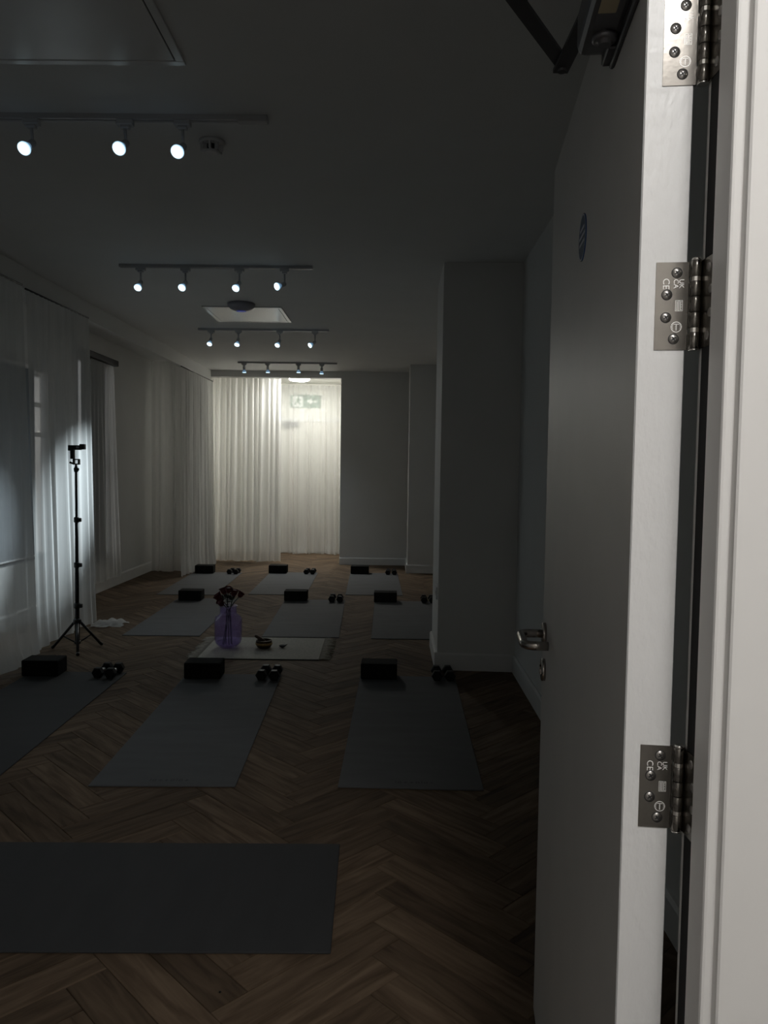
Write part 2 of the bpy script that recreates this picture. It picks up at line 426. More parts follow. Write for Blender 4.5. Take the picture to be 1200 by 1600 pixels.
baseboard('baseboard_column_side', 'white skirting on the column side', (0.315, 5.06), (0.315, 5.74), (-1, 0))
baseboard('baseboard_back', 'white skirting on the end wall', (AX1, YB), (0.205, YB), (0, -1), h=0.10)
baseboard('baseboard_pier', 'white skirting on the far pier', (0.187, 9.86), (XR, 9.86), (0, -1), h=0.11)
baseboard('baseboard_pier_side', 'white skirting on the side of the far pier', (0.205, 9.86), (0.205, YB), (-1, 0), h=0.11)
baseboard('baseboard_left', 'white skirting along the left wall under the window', (XL, 0.893), (XL, 10.65), (1, 0), h=0.12)

# ------------------------------------------------------------------ corridor on the camera's side
struct(MB().box(-3.35, 2.6, -1.0, 0.80, -0.1, -0.001).build('floor_corridor', 'carpet_grey'), 'grey carpet of the corridor')
struct(MB().box(-3.35, 2.6, -1.1, 0.81, 2.72, 2.84).build('ceiling_corridor', 'corridor_paint'), 'white corridor ceiling')
struct(MB().box(-3.35, 2.6, -1.12, -1.0, -0.1, 2.84).build('wall_corridor', 'corridor_paint'), 'white corridor wall opposite the doorway')
struct(MB().box(-3.47, -3.35, -1.12, 0.9, -0.1, 2.84).build('wall_corridor_left', 'corridor_paint'), 'white end of the corridor to the left')
struct(MB().box(2.6, 2.72, -1.12, 0.9, -0.1, 2.84).build('wall_corridor_right', 'corridor_paint'), 'white end of the corridor to the right')
cl = empty('corridor_light', (0.38, -0.31, 2.72)); tag(cl, 'round white flush light on the corridor ceiling', 'light')
MB().lathe([(0.19, -0.03), (0.20, -0.02), (0.20, 0.0)], 32, cap0=False).build('housing', 'plastic_white', cl)
MB().lathe([(0.03, -0.062), (0.10, -0.057), (0.16, -0.045), (0.185, -0.03)], 32).build('diffuser', 'corridor_lamp', cl)

# door frame: lining with stop, architrave
def frame_side(name, label, sx, x_face):
    """sx=+1: right jamb (hinge side), faces -x ; sx=-1 left jamb"""
    r = struct(empty(name, (x_face, 0.80, 0)), label)
    m = MB(); x0, x1 = sorted((0, sx*0.018)); m.box(x0, x1, 0.0, 0.093, 0.0, OZ); m.build('lining', 'frame_paint', r)
    x0, x1 = sorted((-sx*0.012, 0.0)); m = MB(); m.bbox(x0, x1+(0.004 if sx > 0 else 0), -0.004, 0.039, 0.0, 2.05, 0.0035, 2); m.build('stop', 'frame_paint', r)
    x0, x1 = sorted((0, sx*0.07)); m = MB(); m.bbox(x0, x1, -0.017, 0.0, 0.0, 2.12, 0.002, 1); m.build('architrave', 'frame_paint', r)
    x0, x1 = sorted((-sx*0.0012, 0)); m = MB(); m.box(x0, x1, 0.050, 0.0835, 0.0, 2.05); m.build('smoke_seal', 'black_seal', r)
    return r
frame_side('trim_2', 'white door lining on the hinge side with stop', 1, 0.352)
frame_side('trim_3', 'white door lining on the latch side', -1, -0.583)
h = struct(empty('trim_4', (0, 0.80, 2.044)), 'white door head lining')
MB().box(-0.583, 0.352, 0.0, 0.093, 0, 0.018).build('lining', 'frame_paint', h)
MB().box(-0.571, 0.340, -0.004, 0.039, -0.012, 0).build('stop', 'frame_paint', h)
MB().box(-0.513, 0.282, -0.017, 0.0, 0.0, 0.07).build('architrave', 'frame_paint', h)

# ------------------------------------------------------------------ the open door
TH = 0.054; DLOC = Vector((0.282, 0.900, 0.0)); DRZ = -math.atan2(0.085, 0.92)
door = struct(empty('door_1', DLOC, DRZ), 'white fire door standing open into the dark studio')
DINV = (Matrix.Translation(DLOC) @ Matrix.Rotation(DRZ, 4, 'Z')).inverted()
def w2d(p): return DINV @ Vector(p)
MB().bbox(0.0, TH, 0.0008, 0.926, 0.006, 2.032, 0.0015, 1).build('leaf', 'door_paint', door)
MB().box(0.0012, TH-0.0012, 0.0, 0.0012, 0.007, 2.031).build('edge_lipping', 'door_edge_paint', door)
# three visible hinges
def text_mesh(txt, size, m):
    cu = bpy.data.curves.new('t', 'FONT'); cu.body = txt; cu.size = size; cu.align_x = 'CENTER'; cu.align_y = 'CENTER'; cu.extrude = 0.00005
    cu.space_line = 0.8
    ob = bpy.data.objects.new('t', cu); COL.objects.link(ob)
    dg = bpy.context.evaluated_depsgraph_get(); me = bpy.data.meshes.new_from_object(ob.evaluated_get(dg))
    bpy.data.objects.remove(ob); bpy.data.curves.remove(cu)
    me.materials.clear(); me.materials.append(MATS[m]); return me
me_ce, me_uk = text_mesh('CE', 0.0105, 'etch'), text_mesh('UK\nCA', 0.0078, 'etch')
HH = 0.100
LX0, LX1 = 0.019, 0.0565
def cross_recess(M):
    m = MB()
    for a in (0.6, 0.6+math.pi/2):
        R = M @ Matrix.Rotation(a, 4, 'Z'); m.box(-0.0030, 0.0030, -0.0008, 0.0008, 0.0004, 0.0012, R)
    return m
FACE = Matrix(((1, 0, 0, 0), (0, 0, -1, 0), (0, 1, 0, 0), (0, 0, 0, 1)))     # local xy -> door x,z ; local z -> -y (towards the corridor)
def make_hinge(zc, worn):
    h = MB(); z0 = zc-HH/2
    h.box(LX0, LX1, -0.0009, 0.002, z0, z0+HH)
    hg = h.build('hinge', 'satin_steel', door)
    hg['label'] = 'satin steel butt hinge'
    kx, ky = 0.0625, -0.0045
    # knuckle: five barrels and two bearing rings
    bounds = [(0.0, 0.19), (0.24, 0.415), (0.42, 0.595), (0.60, 0.77), (0.82, 1.0)]
    for (a, b) in bounds:
        MB().lathe([(0.0058, z0+HH*a), (0.0065, z0+HH*a+0.0006), (0.0065, z0+HH*b-0.0006), (0.0058, z0+HH*b)], 20, Matrix.Translation((kx, ky, 0))).build('knuckle', 'satin_steel', hg)
    for (a, b) in ((0.19, 0.24), (0.77, 0.82)):
        m = MB(); m.lathe([(0.0055, z0+HH*a), (0.0055, z0+HH*b)], 12, Matrix.Translation((kx, ky, 0)), smooth=False)
        m.build('bearing_ring', 'bright_steel', hg)
    MB().lathe([(0.0062, z0-0.0018), (0.0062, z0), ], 16, Matrix.Translation((kx, ky, 0))).build('pin_cap', 'bright_steel', hg)
    MB().lathe([(0.0062, z0+HH), (0.0050, z0+HH+0.0035)], 16, Matrix.Translation((kx, ky, 0))).build('pin_cap', 'bright_steel', hg)
    # frame leaf, on the rebate of the lining
    m = MB(); q = [w2d((0.3512, 0.893, 0)), w2d((0.3512, 0.853, 0)), w2d((0.3500, 0.853, 0)), w2d((0.3490, 0.895, 0))]
    m.prism([(p.x, p.y) for p in q], z0, z0+HH-0.0); m.build('frame_plate', 'satin_steel', hg)
    # screws on the door leaf
    for (fx, fz) in ((0.62, 0.88), (0.34, 0.63), (0.33, 0.37), (0.58, 0.125)):
        x, z = LX0+(LX1-LX0)*fx, z0+HH*fz
        M = Matrix.Translation((x, -0.0009, z)) @ FACE
        m = MB(); m.lathe([(0.0056, -0.0002), (0.0056, 0.0003), (0.0044, 0.0003), (0.0040, 0.0008), (0.0015, 0.0010)], 20, M)
        sc = m.build('screw', 'screw_steel', hg)
        cross_recess(M).build('screw_slot', 'screw_recess', hg)
        m = MB(); m.lathe([(0.0054, 0.0002), (0.0062, 0.0002), (0.0062, 0.00035), (0.0054, 0.00035)], 20, M, cap0=False, cap1=False); m.build('countersink', 'screw_recess', hg)
    for fz in (0.88, 0.63, 0.37, 0.125):
        p = w2d((0.3495, 0.868 if fz in (0.88, 0.125) else 0.862, z0+HH*fz))
        M = Matrix.Translation(p) @ Matrix.Rotation(-DRZ, 4, 'Z') @ Matrix(((0, 0, -1, 0), (1, 0, 0, 0), (0, 1, 0, 0), (0, 0, 0, 1)))
        MB().lathe([(0.005, -0.001), (0.005, 0.0004), (0.003, 0.0007)], 16, M).build('screw', 'screw_steel', hg)
    # etched marks: CE, UKCA (turned a quarter), stamp frame, ring mark
    for me, fx, fz in ((me_ce, 0.30, 0.755), (me_uk, 0.68, 0.755)):
        o = link('etched_mark', me, hg); o.matrix_local = Matrix.Translation((LX0+(LX1-LX0)*fx, -0.00105, z0+HH*fz)) @ FACE @ Matrix.Rotation(-math.pi/2, 4, 'Z')
    M = Matrix.Translation((LX0+(LX1-LX0)*0.71, -0.0010, z0+HH*0.505)) @ FACE
    m = MB()
    for (x0, x1, y0, y1) in ((-0.004, 0.004, 0.0058, 0.0062), (-0.004, 0.004, -0.0062, -0.0058), (-0.0042, -0.0037, -0.006, 0.006), (0.0037, 0.0042, -0.006, 0.006), (-0.0004, 0.0002, -0.006, 0.006)):
        m.box(x0, x1, y0, y1, 0, 0.0001, M)
    for i in range(7):
        m.box(-0.0030, -0.0010, -0.0050+i*0.0015, -0.0043+i*0.0015, 0, 0.0001, M)
        m.box(0.0010, 0.0030-0.0006*(i % 2), -0.0050+i*0.0015, -0.0042+i*0.0015, 0, 0.0001, M)
    m.build('etched_mark', 'etch', hg)
    M = Matrix.Translation((LX0+(LX1-LX0)*0.65, -0.0010, z0+HH*0.262)) @ FACE
    m = MB(); vs = []; fs = []
    for (ra, rb, a0, a1) in ((0.0054, 0.0062, 0.35, math.pi-0.35), (0.0054, 0.0062, math.pi+0.35, 2*math.pi-0.35), (0.0044, 0.0048, -0.6, 0.6), (0.0044, 0.0048, math.pi-0.6, math.pi+0.6), (0.0054, 0.0062, -0.30, 0.30), (0.0054, 0.0062, math.pi-0.3, math.pi+0.3)):
        N = 10
        pts = [(r*math.cos(a0+(a1-a0)*i/N), r*math.sin(a0+(a1-a0)*i/N), 0.0001) for i in range(N+1) for r in (ra, rb)]
        m.add(pts, [(2*i, 2*i+1, 2*i+3, 2*i+2) for i in range(N)], False, M)
    m.box(-0.0035, 0.0035, 0.0030, 0.0036, 0, 0.0001, M)
    for i in range(5): m.box(-0.0006-0.0002*(i % 2), 0.0006, -0.0040+i*0.0014, -0.0031+i*0.0014, 0, 0.0001, M)
    m.build('etched_mark', 'etch', hg)
for zc in (1.822, 1.524, 0.957): make_hinge(zc, 0)

# lever handle returned to the door
HZ = 0.955
hd = MB(); pts = []
FX, NX = 0.866, 0.735
def arc_pts():
    pts = [(0.0, FX, HZ), (-0.035, FX, HZ)]
    for i in range(1, 7):
        a = math.pi/2*i/6; pts.append((-0.035-0.024*math.sin(a), FX-0.024*(1-math.cos(a)), HZ))
    for i in range(0, 7):
        a = math.pi/2*i/6; pts.append((-0.035-0.024*math.cos(a), NX+0.024*(1-math.sin(a)), HZ))
    pts.append((-0.008, NX, HZ)); return pts
hd.tube(arc_pts(), 0.0098, 14)
lev = hd.build('lever_handle', 'handle_steel', door); lev['label'] = 'steel return lever handle'
SIDE = Matrix(((0, 0, -1, 0), (1, 0, 0, 0), (0, 1, 0, 0), (0, 0, 0, 1)))    # local z -> -x
MB().lathe([(0.026, 0.0), (0.026, 0.007), (0.0245, 0.0085), (0.013, 0.0085)], 28, Matrix.Translation((0, FX, HZ)) @ SIDE).build('rose', 'handle_steel', lev)
MB().lathe([(0.026, 0.0), (0.026, 0.007), (0.0245, 0.0085), (0.009, 0.0085)], 28, Matrix.Translation((0, FX, HZ-0.085)) @ SIDE).build('lock_escutcheon', 'handle_steel', door)
MB().prism([(-0.004, -0.010), (0.004, -0.010), (0.004, 0.002), (0.0055, 0.008), (0.0, 0.012), (-0.0055, 0.008), (-0.004, 0.002)], 0.0086, 0.012, Matrix.Translation((0, FX, HZ-0.085)) @ SIDE).build('lock_cylinder', 'handle_steel', door)
# round blue fire-door sign
sg = MB().lathe([(0.040, 0.0), (0.040, 0.0012), (0.0392, 0.0018)], 40, Matrix.Translation((0, 0.448, 1.737)) @ SIDE).build('door_sign', 'sign_blue', door)
sg['label'] = 'round blue notice disc'
MB().lathe([(0.0365, 0.00185), (0.0385, 0.00185)], 40, Matrix.Translation((0, 0.448, 1.737)) @ SIDE, cap0=False, cap1=False).build('sign_ring', 'sign_white', sg)
m = MB()
for i, wd in enumerate((0.022, 0.030, 0.026)):
    m.box(-wd, wd, 0.012-i*0.012, 0.017-i*0.012, 0.0018, 0.0020, Matrix.Translation((0, 0.448, 1.737)) @ SIDE)
m.build('sign_lettering', 'sign_white', sg)
# overhead closer
m = MB(); m.bbox(-0.054, 0.0, 0.012, 0.192, 1.905, 1.968, 0.012, 3)
dc = m.build('door_closer', 'closer_silver', door); dc['label'] = 'dark silver overhead door closer'
DOWN = Matrix(((1, 0, 0, 0), (0, -1, 0, 0), (0, 0, -1, 0), (0, 0, 0, 1)))
MB().lathe([(0.0165, 0), (0.0165, 0.005), (0.0135, 0.007), (0.0085, 0.0072), (0.0085, 0.012)], 24, Matrix.Translation((-0.024, 0.138, 1.905)) @ DOWN).build('pinion_cap', 'closer_silver', dc)
MB().bbox(-0.018, 0.0, 0.150, 0.198, 1.896, 1.935, 0.002, 1).build('valve_block', 'closer_arm', dc)
MB().bbox(-0.007, 0.004-0.004, 0.0, 0.20, 1.893, 1.9075, 0.002, 1).build('mounting_plate', 'closer_arm', dc)
MB().box(-0.042, -0.020, 0.045, 0.085, 1.9042, 1.9049).build('label_sticker', 'label_cream', dc)
elbow = w2d((0.262, 1.262, 1.985)); pin = Vector((-0.026, 0.138, 1.979)); shoe = w2d((0.03, 0.89, 1.993))
def flat_bar(a, b, wdt, th, ext=0.012):
    a, b = Vector(a), Vector(b); d = (b-a); d.normalize(); s = Vector((-d.y, d.x, 0)).normalized(); n = d.cross(s)
    a2, b2 = a-d*ext, b+d*ext; m = MB(); vs = []
    for p in (a2, b2):
        for (u, v) in ((-1, -1), (1, -1), (1, 1), (-1, 1)): vs.append(p+s*u*wdt/2+n*v*th/2)
    return m.add(vs, [(3, 2, 1, 0), (4, 5, 6, 7), (0, 1, 5, 4), (1, 2, 6, 5), (2, 3, 7, 6), (3, 0, 4, 7)])
flat_bar(pin, (elbow.x, elbow.y, 1.979), 0.024, 0.006).build('main_arm', 'closer_arm', dc)
mid = elbow.lerp(shoe, 0.45)
flat_bar((elbow.x, elbow.y, 1.986), (mid.x, mid.y, 1.988), 0.022, 0.006, 0.008).build('forearm', 'closer_arm', dc)
flat_bar((mid.x, mid.y, 1.994), (shoe.x, shoe.y, 1.995), 0.017, 0.005, 0.03).build('forearm_slide', 'closer_arm', dc)
MB().rod((elbow.x, elbow.y, 1.972), (elbow.x, elbow.y, 1.996), 0.007).build('elbow_rivet', 'closer_arm', dc)
MB().bbox(shoe.x-0.012, shoe.x+0.012, shoe.y-0.035, shoe.y+0.035, 1.998, 2.030, 0.002, 1).build('frame_shoe', 'closer_arm', dc)

# ------------------------------------------------------------------ windows on the left wall
def window(name, label, Wd, bars, mull):
    y0, y1, z0, z1 = Wd; r = struct(empty(name, (XL-0.03, y0, z0)), label); L, Hh = y1-y0, z1-z0
    t = 0.045
    for (a, b, c, d) in ((0, L, 0, t), (0, L, Hh-t, Hh), (0, t, t, Hh-t), (L-t, L, t, Hh-t)):
        MB().bbox(-0.03, 0.03, a, b, c, d, 0.003, 1).build('frame_member', 'trim_paint', r)
    for z in bars: MB().bbox(-0.022, 0.022, t, L-t, z-0.018, z+0.018, 0.003, 1).build('glazing_bar', 'trim_paint', r)
    for y in mull: MB().bbox(-0.024, 0.024, y-0.025, y+0.025, t, Hh-t, 0.003, 1).build('mullion', 'trim_paint', r)
    ys = [t]+list(mull)+[L-t]; zs = [t]+list(bars)+[Hh-t]
    for i in range(len(ys)-1):
        for j in range(len(zs)-1):
            MB().box(-0.003, 0.003, ys[i]-0.004, ys[i+1]+0.004, zs[j]-0.004, zs[j+1]+0.004).build('pane', 'window_glass', r)
    MB().bbox(0.0305, 0.040, 0.0, L, -0.0, 0.022, 0.003, 1).build('window_sill', 'blind_cloth', r)
    return r
window('window_1', 'white framed window behind the nearer left curtains', W1, (1.08, 1.34), (0.62, 1.24))
window('window_2', 'white framed window in the left bay behind a narrow voile', W2, (1.0,), ())
def blind(y0, y1, z0, z1, label):
    r = empty('roller_blind', (XL+0.027, (y0+y1)/2, z0)); tag(r, label, 'blind')
    hw = (y1-y0)/2
    MB().box(-0.001, 0.001, -hw, hw, 0.0, z1-z0-0.03).build('blind_cloth', 'blind_cloth', r)
    MB().rod((0, -hw, z1-z0-0.03), (0, hw, z1-z0-0.03), 0.022).build('roller_tube', 'plastic_white', r)
    MB().rod((0, -hw, 0), (0, hw, 0), 0.008).build('bottom_bar', 'plastic_white', r)
blind(4.95, 6.515, 0.555, 2.19, 'grey roller blind drawn down behind the nearer left curtains')
blind(7.50, 8.12, 0.36, 2.41, 'grey roller blind in the far left window behind a narrow voile')

# ------------------------------------------------------------------ curtains
def curtain_mesh(top, bot, z1, z0, folds, amp_t, amp_b, seed, hem=0.02, nv=22, per=8, puddle=0.0):
    """top, bot: polylines (x, y) giving the hanging line and the hem line"""
    rnd = random.Random(seed)
    def at(pl, t):
        L = [0]
        for i in range(len(pl)-1): L.append(L[-1]+math.hypot(pl[i+1][0]-pl[i][0], pl[i+1][1]-pl[i][1]))
        s = t*L[-1]
        for i in range(len(pl)-1):
            if s <= L[i+1]+1e-9:
                k = (s-L[i])/max(1e-9, L[i+1]-L[i])
                p = (pl[i][0]+k*(pl[i+1][0]-pl[i][0]), pl[i][1]+k*(pl[i+1][1]-pl[i][1]))
                d = Vector((pl[i+1][0]-pl[i][0], pl[i+1][1]-pl[i][1])).normalized(); return Vector(p), Vector((-d.y, d.x))
    nu = folds*per
    ph = [rnd.uniform(0, 6.28) for _ in range(6)]; am = [rnd.uniform(0.35, 1.0) for _ in range(folds+3)]
    vs = []; fs = []
    for j in range(nv+1):
        v = j/nv                       # 0 top, 1 hem
        for i in range(nu+1):
            t = i/nu
            tw = t + 0.35/folds*math.sin(2*math.pi*t*folds*0.37+ph[0]) * (0.4+0.6*v) * math.sin(math.pi*t)
            tw = min(1, max(0, tw))
            pt, nt_ = at(top, tw); pb, nb = at(bot, tw)
            p = pt.lerp(pb, v**1.15); n = nt_.lerp(nb, v).normalized()
            x = t*folds; k = int(x); fr = x-k; a = am[k]*(1-fr)+am[k+1]*fr
            amp = amp_t*(1-v)+amp_b*v
            off = a*amp*(math.sin(2*math.pi*x+ph[1]+0.7*v*math.sin(ph[2]+x)) + 0.45*math.sin(2*math.pi*x*1.63+ph[3]+v) * (0.3+0.7*v))
            if j == 0: off = amp_t*0.5*math.sin(2*math.pi*x*2.0)
            p = p + n*off
            z = z1 + (z0-z1)*v + hem*math.sin(x*1.7+ph[4])*v*v*0.5
            if puddle and v > 0.93:
                k2 = (v-0.93)/0.07; p = p + n*(-puddle)*k2*(0.6+0.4*math.sin(x*1.3+ph[5]))
                z = max(0.006+0.012*(0.5+0.5*math.sin(x*2.9+j)), z)
            vs.append((p.x, p.y, max(z, 0.004)))
    for j in range(nv):
        for i in range(nu):
            a = j*(nu+1)+i; fs.append((a, a+nu+1, a+nu+2, a+1))
    return vs, fs
def curtain(label, m, rail, *args, **kw):
    vs, fs = curtain_mesh(*args, **kw)
    b = (sum(v[0] for v in vs)/len(vs), sum(v[1] for v in vs)/len(vs))
    r = empty('curtain', (b[0], b[1], 0)); tag(r, label, 'curtain', 'white voile curtains')
    mb = MB(); mb.add([(v[0]-b[0], v[1]-b[1], v[2]) for v in vs], fs, True); mb.build('voile_panel', m, r)
    if rail:
        mb = MB(); top = args[0]
        for i in range(len(top)-1): mb.rod((top[i][0]-b[0], top[i][1]-b[1], args[2]+0.006), (top[i+1][0]-b[0], top[i+1][1]-b[1], args[2]+0.006), 0.007, n=8)
        mb.build('curtain_rail', 'rail_dark', r)
    return r
curtain('white voile curtain at the left edge, nearest the door', 'voile', True, [(-2.50, 3.2), (-2.47, 5.08)], [(-2.48, 3.1), (-2.45, 5.20)], 2.515, 0.02, 13, 0.008, 0.012, 3, puddle=0.06)
lit_curtain = curtain('white voile curtain behind the black tripod stand, lit by a spot', 'voile', True, [(-2.50, 5.19), (-2.47, 6.18)], [(-2.515, 5.34), (-2.515, 6.40)], 2.515, 0.02, 8, 0.010, 0.016, 5, puddle=0.01)
curtain('narrow white voile hanging in the left bay under a dark pelmet', 'voile', False, [(-3.025, 7.62), (-3.025, 8.24)], [(-3.025, 7.60), (-3.00, 8.36)], 2.405, 0.13, 7, 0.012, 0.022, 8)
curtain('white voile curtain along the bulkhead at the far left corner', 'voile_back', True, [(-2.51, 9.02), (-2.50, 10.55)], [(-2.56, 9.15), (-2.46, 10.5)], 2.515, 0.01, 14, 0.012, 0.030, 11, puddle=0.03)
curtain('dim white voile closing the end of the left bay', 'voile', False, [(-3.05, 9.62), (-2.56, 9.66)], [(-3.04, 9.58), (-2.58, 9.64)], 2.66, 0.01, 6, 0.010, 0.022, 21, puddle=0.03)
curtain('long white voile curtain across the left of the alcove', 'voile_back', True, [(-2.60, 10.86), (-1.60, 10.86)], [(-2.62, 10.84), (-1.58, 10.78)], 2.655, 0.01, 13, 0.022, 0.040, 13, puddle=0.03)
curtain('bright white voile curtain inside the alcove under the round light', 'voile_alcove', False, [(-2.55, 11.92), (-0.80, 11.92)], [(-2.55, 11.92), (-0.79, 11.88)], 2.635, 0.01, 19, 0.016, 0.045, 17, puddle=0.08)
# trailing hem of the lit curtain lying on the floor
vs = []; fs = []; NU, NV = 18, 8
for j in range(NV+1):
    for i in range(NU+1):
        u, v = i/NU, j/NV
        x = -0.14+0.26*u + 0.02*math.sin(9*v); y = -0.22+0.34*v*(1-0.45*u) + 0.10*u + 0.015*math.sin(11*u)
        z = 0.006 + (0.034*math.sin(math.pi*v)**0.7*(1-0.3*u) + 0.016*math.sin(14*v+5*u)+0.010*math.sin(13*u-4*v))*math.sin(math.pi*min(1, 0.1+0.9*(1-u)))
        vs.append((x, y, max(0.003, z)))
for j in range(NV):
    for i in range(NU):
        a = j*(NU+1)+i; fs.append((a, a+1, a+NU+2, a+NU+1))
hm = MB().add(vs, fs, True).build('trailing_hem', 'voile', lit_curtain); hm.location = Vector((-2.36, 6.36, 0))-lit_curtain.location
tag(MB().bbox(-3.10, -3.00, 7.46, 8.33, 2.415, 2.475, 0.004, 1).build('curtain_pelmet', 'pelmet_dark'), 'dark narrow pelmet above the left bay window', 'pelmet')

# ------------------------------------------------------------------ alcove: round light, exit door, exit sign
al = empty('round_light', (-1.375, 11.12, 2.68)); tag(al, 'round white flush light glowing on the alcove ceiling', 'light')
MB().lathe([(0.15, -0.045), (0.155, -0.04), (0.155, 0.0)], 36, cap0=False).build('housing', 'plastic_white', al)
MB().lathe([(0.04, -0.076), (0.10, -0.073), (0.135, -0.064), (0.150, -0.045)], 36).build('diffuser', 'alcove_lamp', al)
ed = struct(empty('door_2', (-1.30, 12.12, 0)), 'cream exit door behind the alcove curtain')
MB().bbox(-0.48, 0.48, -0.03, 0.0, 0.01, 2.08, 0.002, 1).build('leaf', 'exit_door_paint', ed)
for (a, b, c, d) in ((-0.55, -0.48, 0, 2.15), (0.48, 0.55, 0, 2.15), (-0.48, 0.48, 2.08, 2.15)):
    MB().bbox(a, b, -0.04, 0.0, c, d, 0.002, 1).build('frame_member', 'trim_paint', ed)
MB().bbox(-0.45, -0.20, -0.09, -0.03, 2.0, 2.07, 0.004, 1).build('door_closer', 'closer_silver', ed)
es = empty('exit_sign', (-1.40, 12.118, 2.30)); tag(es, 'green and white exit sign seen faintly through the alcove voile', 'sign')
MB().bbox(-0.24, 0.24, -0.012, 0.0, 0, 0.20, 0.002, 1).build('sign_board', 'exit_green', es)
SF = Matrix.Translation((0, -0.0125, 0.10)) @ FACE
m = MB(); m.box(-0.20, -0.04, -0.085, 0.085, 0, 0.001, SF); m.build('door_pictogram', 'exit_white', es)
m = MB(); m.prism([(0.10, 0.012), (0.10, 0.05), (0.02, 0.0), (0.10, -0.05), (0.10, -0.012), (0.19, -0.012), (0.19, 0.012)], 0, 0.001, SF); m.build('arrow_pictogram', 'exit_white', es)
m = MB(); m.prism([(0.012*math.cos(a*0.524)-0.11, 0.06+0.012*math.sin(a*0.524)) for a in range(12)], 0.001, 0.002, SF)
m.prism([(-0.135, 0.045), (-0.10, 0.045), (-0.07, 0.02), (-0.085, 0.01), (-0.105, 0.025), (-0.10, -0.01), (-0.07, -0.03), (-0.075, -0.07), (-0.095, -0.07), (-0.095, -0.04), (-0.125, -0.02), (-0.165, -0.06), (-0.18, -0.045), (-0.14, -0.005), (-0.15, 0.02)], 0.001, 0.002, SF)
m.build('figure_pictogram', 'exit_green', es)

# ------------------------------------------------------------------ ceiling fittings
def hatch(x0, x1, y0, y1, label, frame):
    r = empty('access_hatch', ((x0+x1)/2, (y0+y1)/2, ZC)); tag(r, label, 'hatch', 'ceiling access hatches')
    a, b = (x1-x0)/2, (y1-y0)/2; t = frame
    for (p, q, s, u) in ((-a, a, -b, -b+t), (-a, a, b-t, b), (-a, -a+t, -b+t, b-t), (a-t, a, -b+t, b-t)):
        MB().bbox(p, q, s, u, -0.010, 0.0, 0.002, 1).build('frame_strip', 'panel_white', r)
    MB().box(-a+t, a-t, -b+t, b-t, -0.003, 0.0).build('joint', 'dark_joint', r)
    g = 0.004; MB().bbox(-a+t+g, a-t-g, -b+t+g, b-t-g, -0.009, -0.003, 0.0015, 1).build('panel', 'panel_white', r)
hatch(-1.62, -0.715, 1.75, 2.635, 'large ceiling access hatch above the nearest row of spots', 0.028)
hatch(-1.63, -0.955, 6.47, 7.11, 'square white ceiling hatch beside the blue-lit dome', 0.030)
r = empty('ceiling_dome', (-1.272, 6.36, ZC)); tag(r, 'shallow grey ceiling dome with a blue indicator light', 'dome')
MB().lathe([(0.02, -0.066), (0.06, -0.061), (0.09, -0.046), (0.112, -0.022), (0.114, -0.006), (0.108, 0.0)], 36).build('shell', 'dome_grey', r)
MB().lathe([(0.006, -0.0675), (0.022, -0.0668), (0.040, -0.0645)], 24).build('indicator', 'led_blue', r)
r = empty('smoke_detector', (-0.775, 3.25, ZC)); tag(r, 'round white smoke detector beside the nearest row of spots', 'detector')
MB().lathe([(0.050, -0.014), (0.053, -0.010), (0.053, 0.0)], 32).build('base', 'plastic_white', r)
MB().lathe([(0.024, -0.050), (0.030, -0.048), (0.033, -0.040)], 28).build('cap', 'plastic_white', r)
for k in range(8):
    a = 2*math.pi*k/8; M = Matrix.Rotation(a, 4, 'Z')
    MB().box(0.026, 0.047, -0.004, 0.004, -0.040, -0.014, M).build('vane', 'plastic_white', r)
MB().lathe([(0.022, -0.041), (0.022, -0.013)], 20).build('sensor_core', 'black_plastic', r)

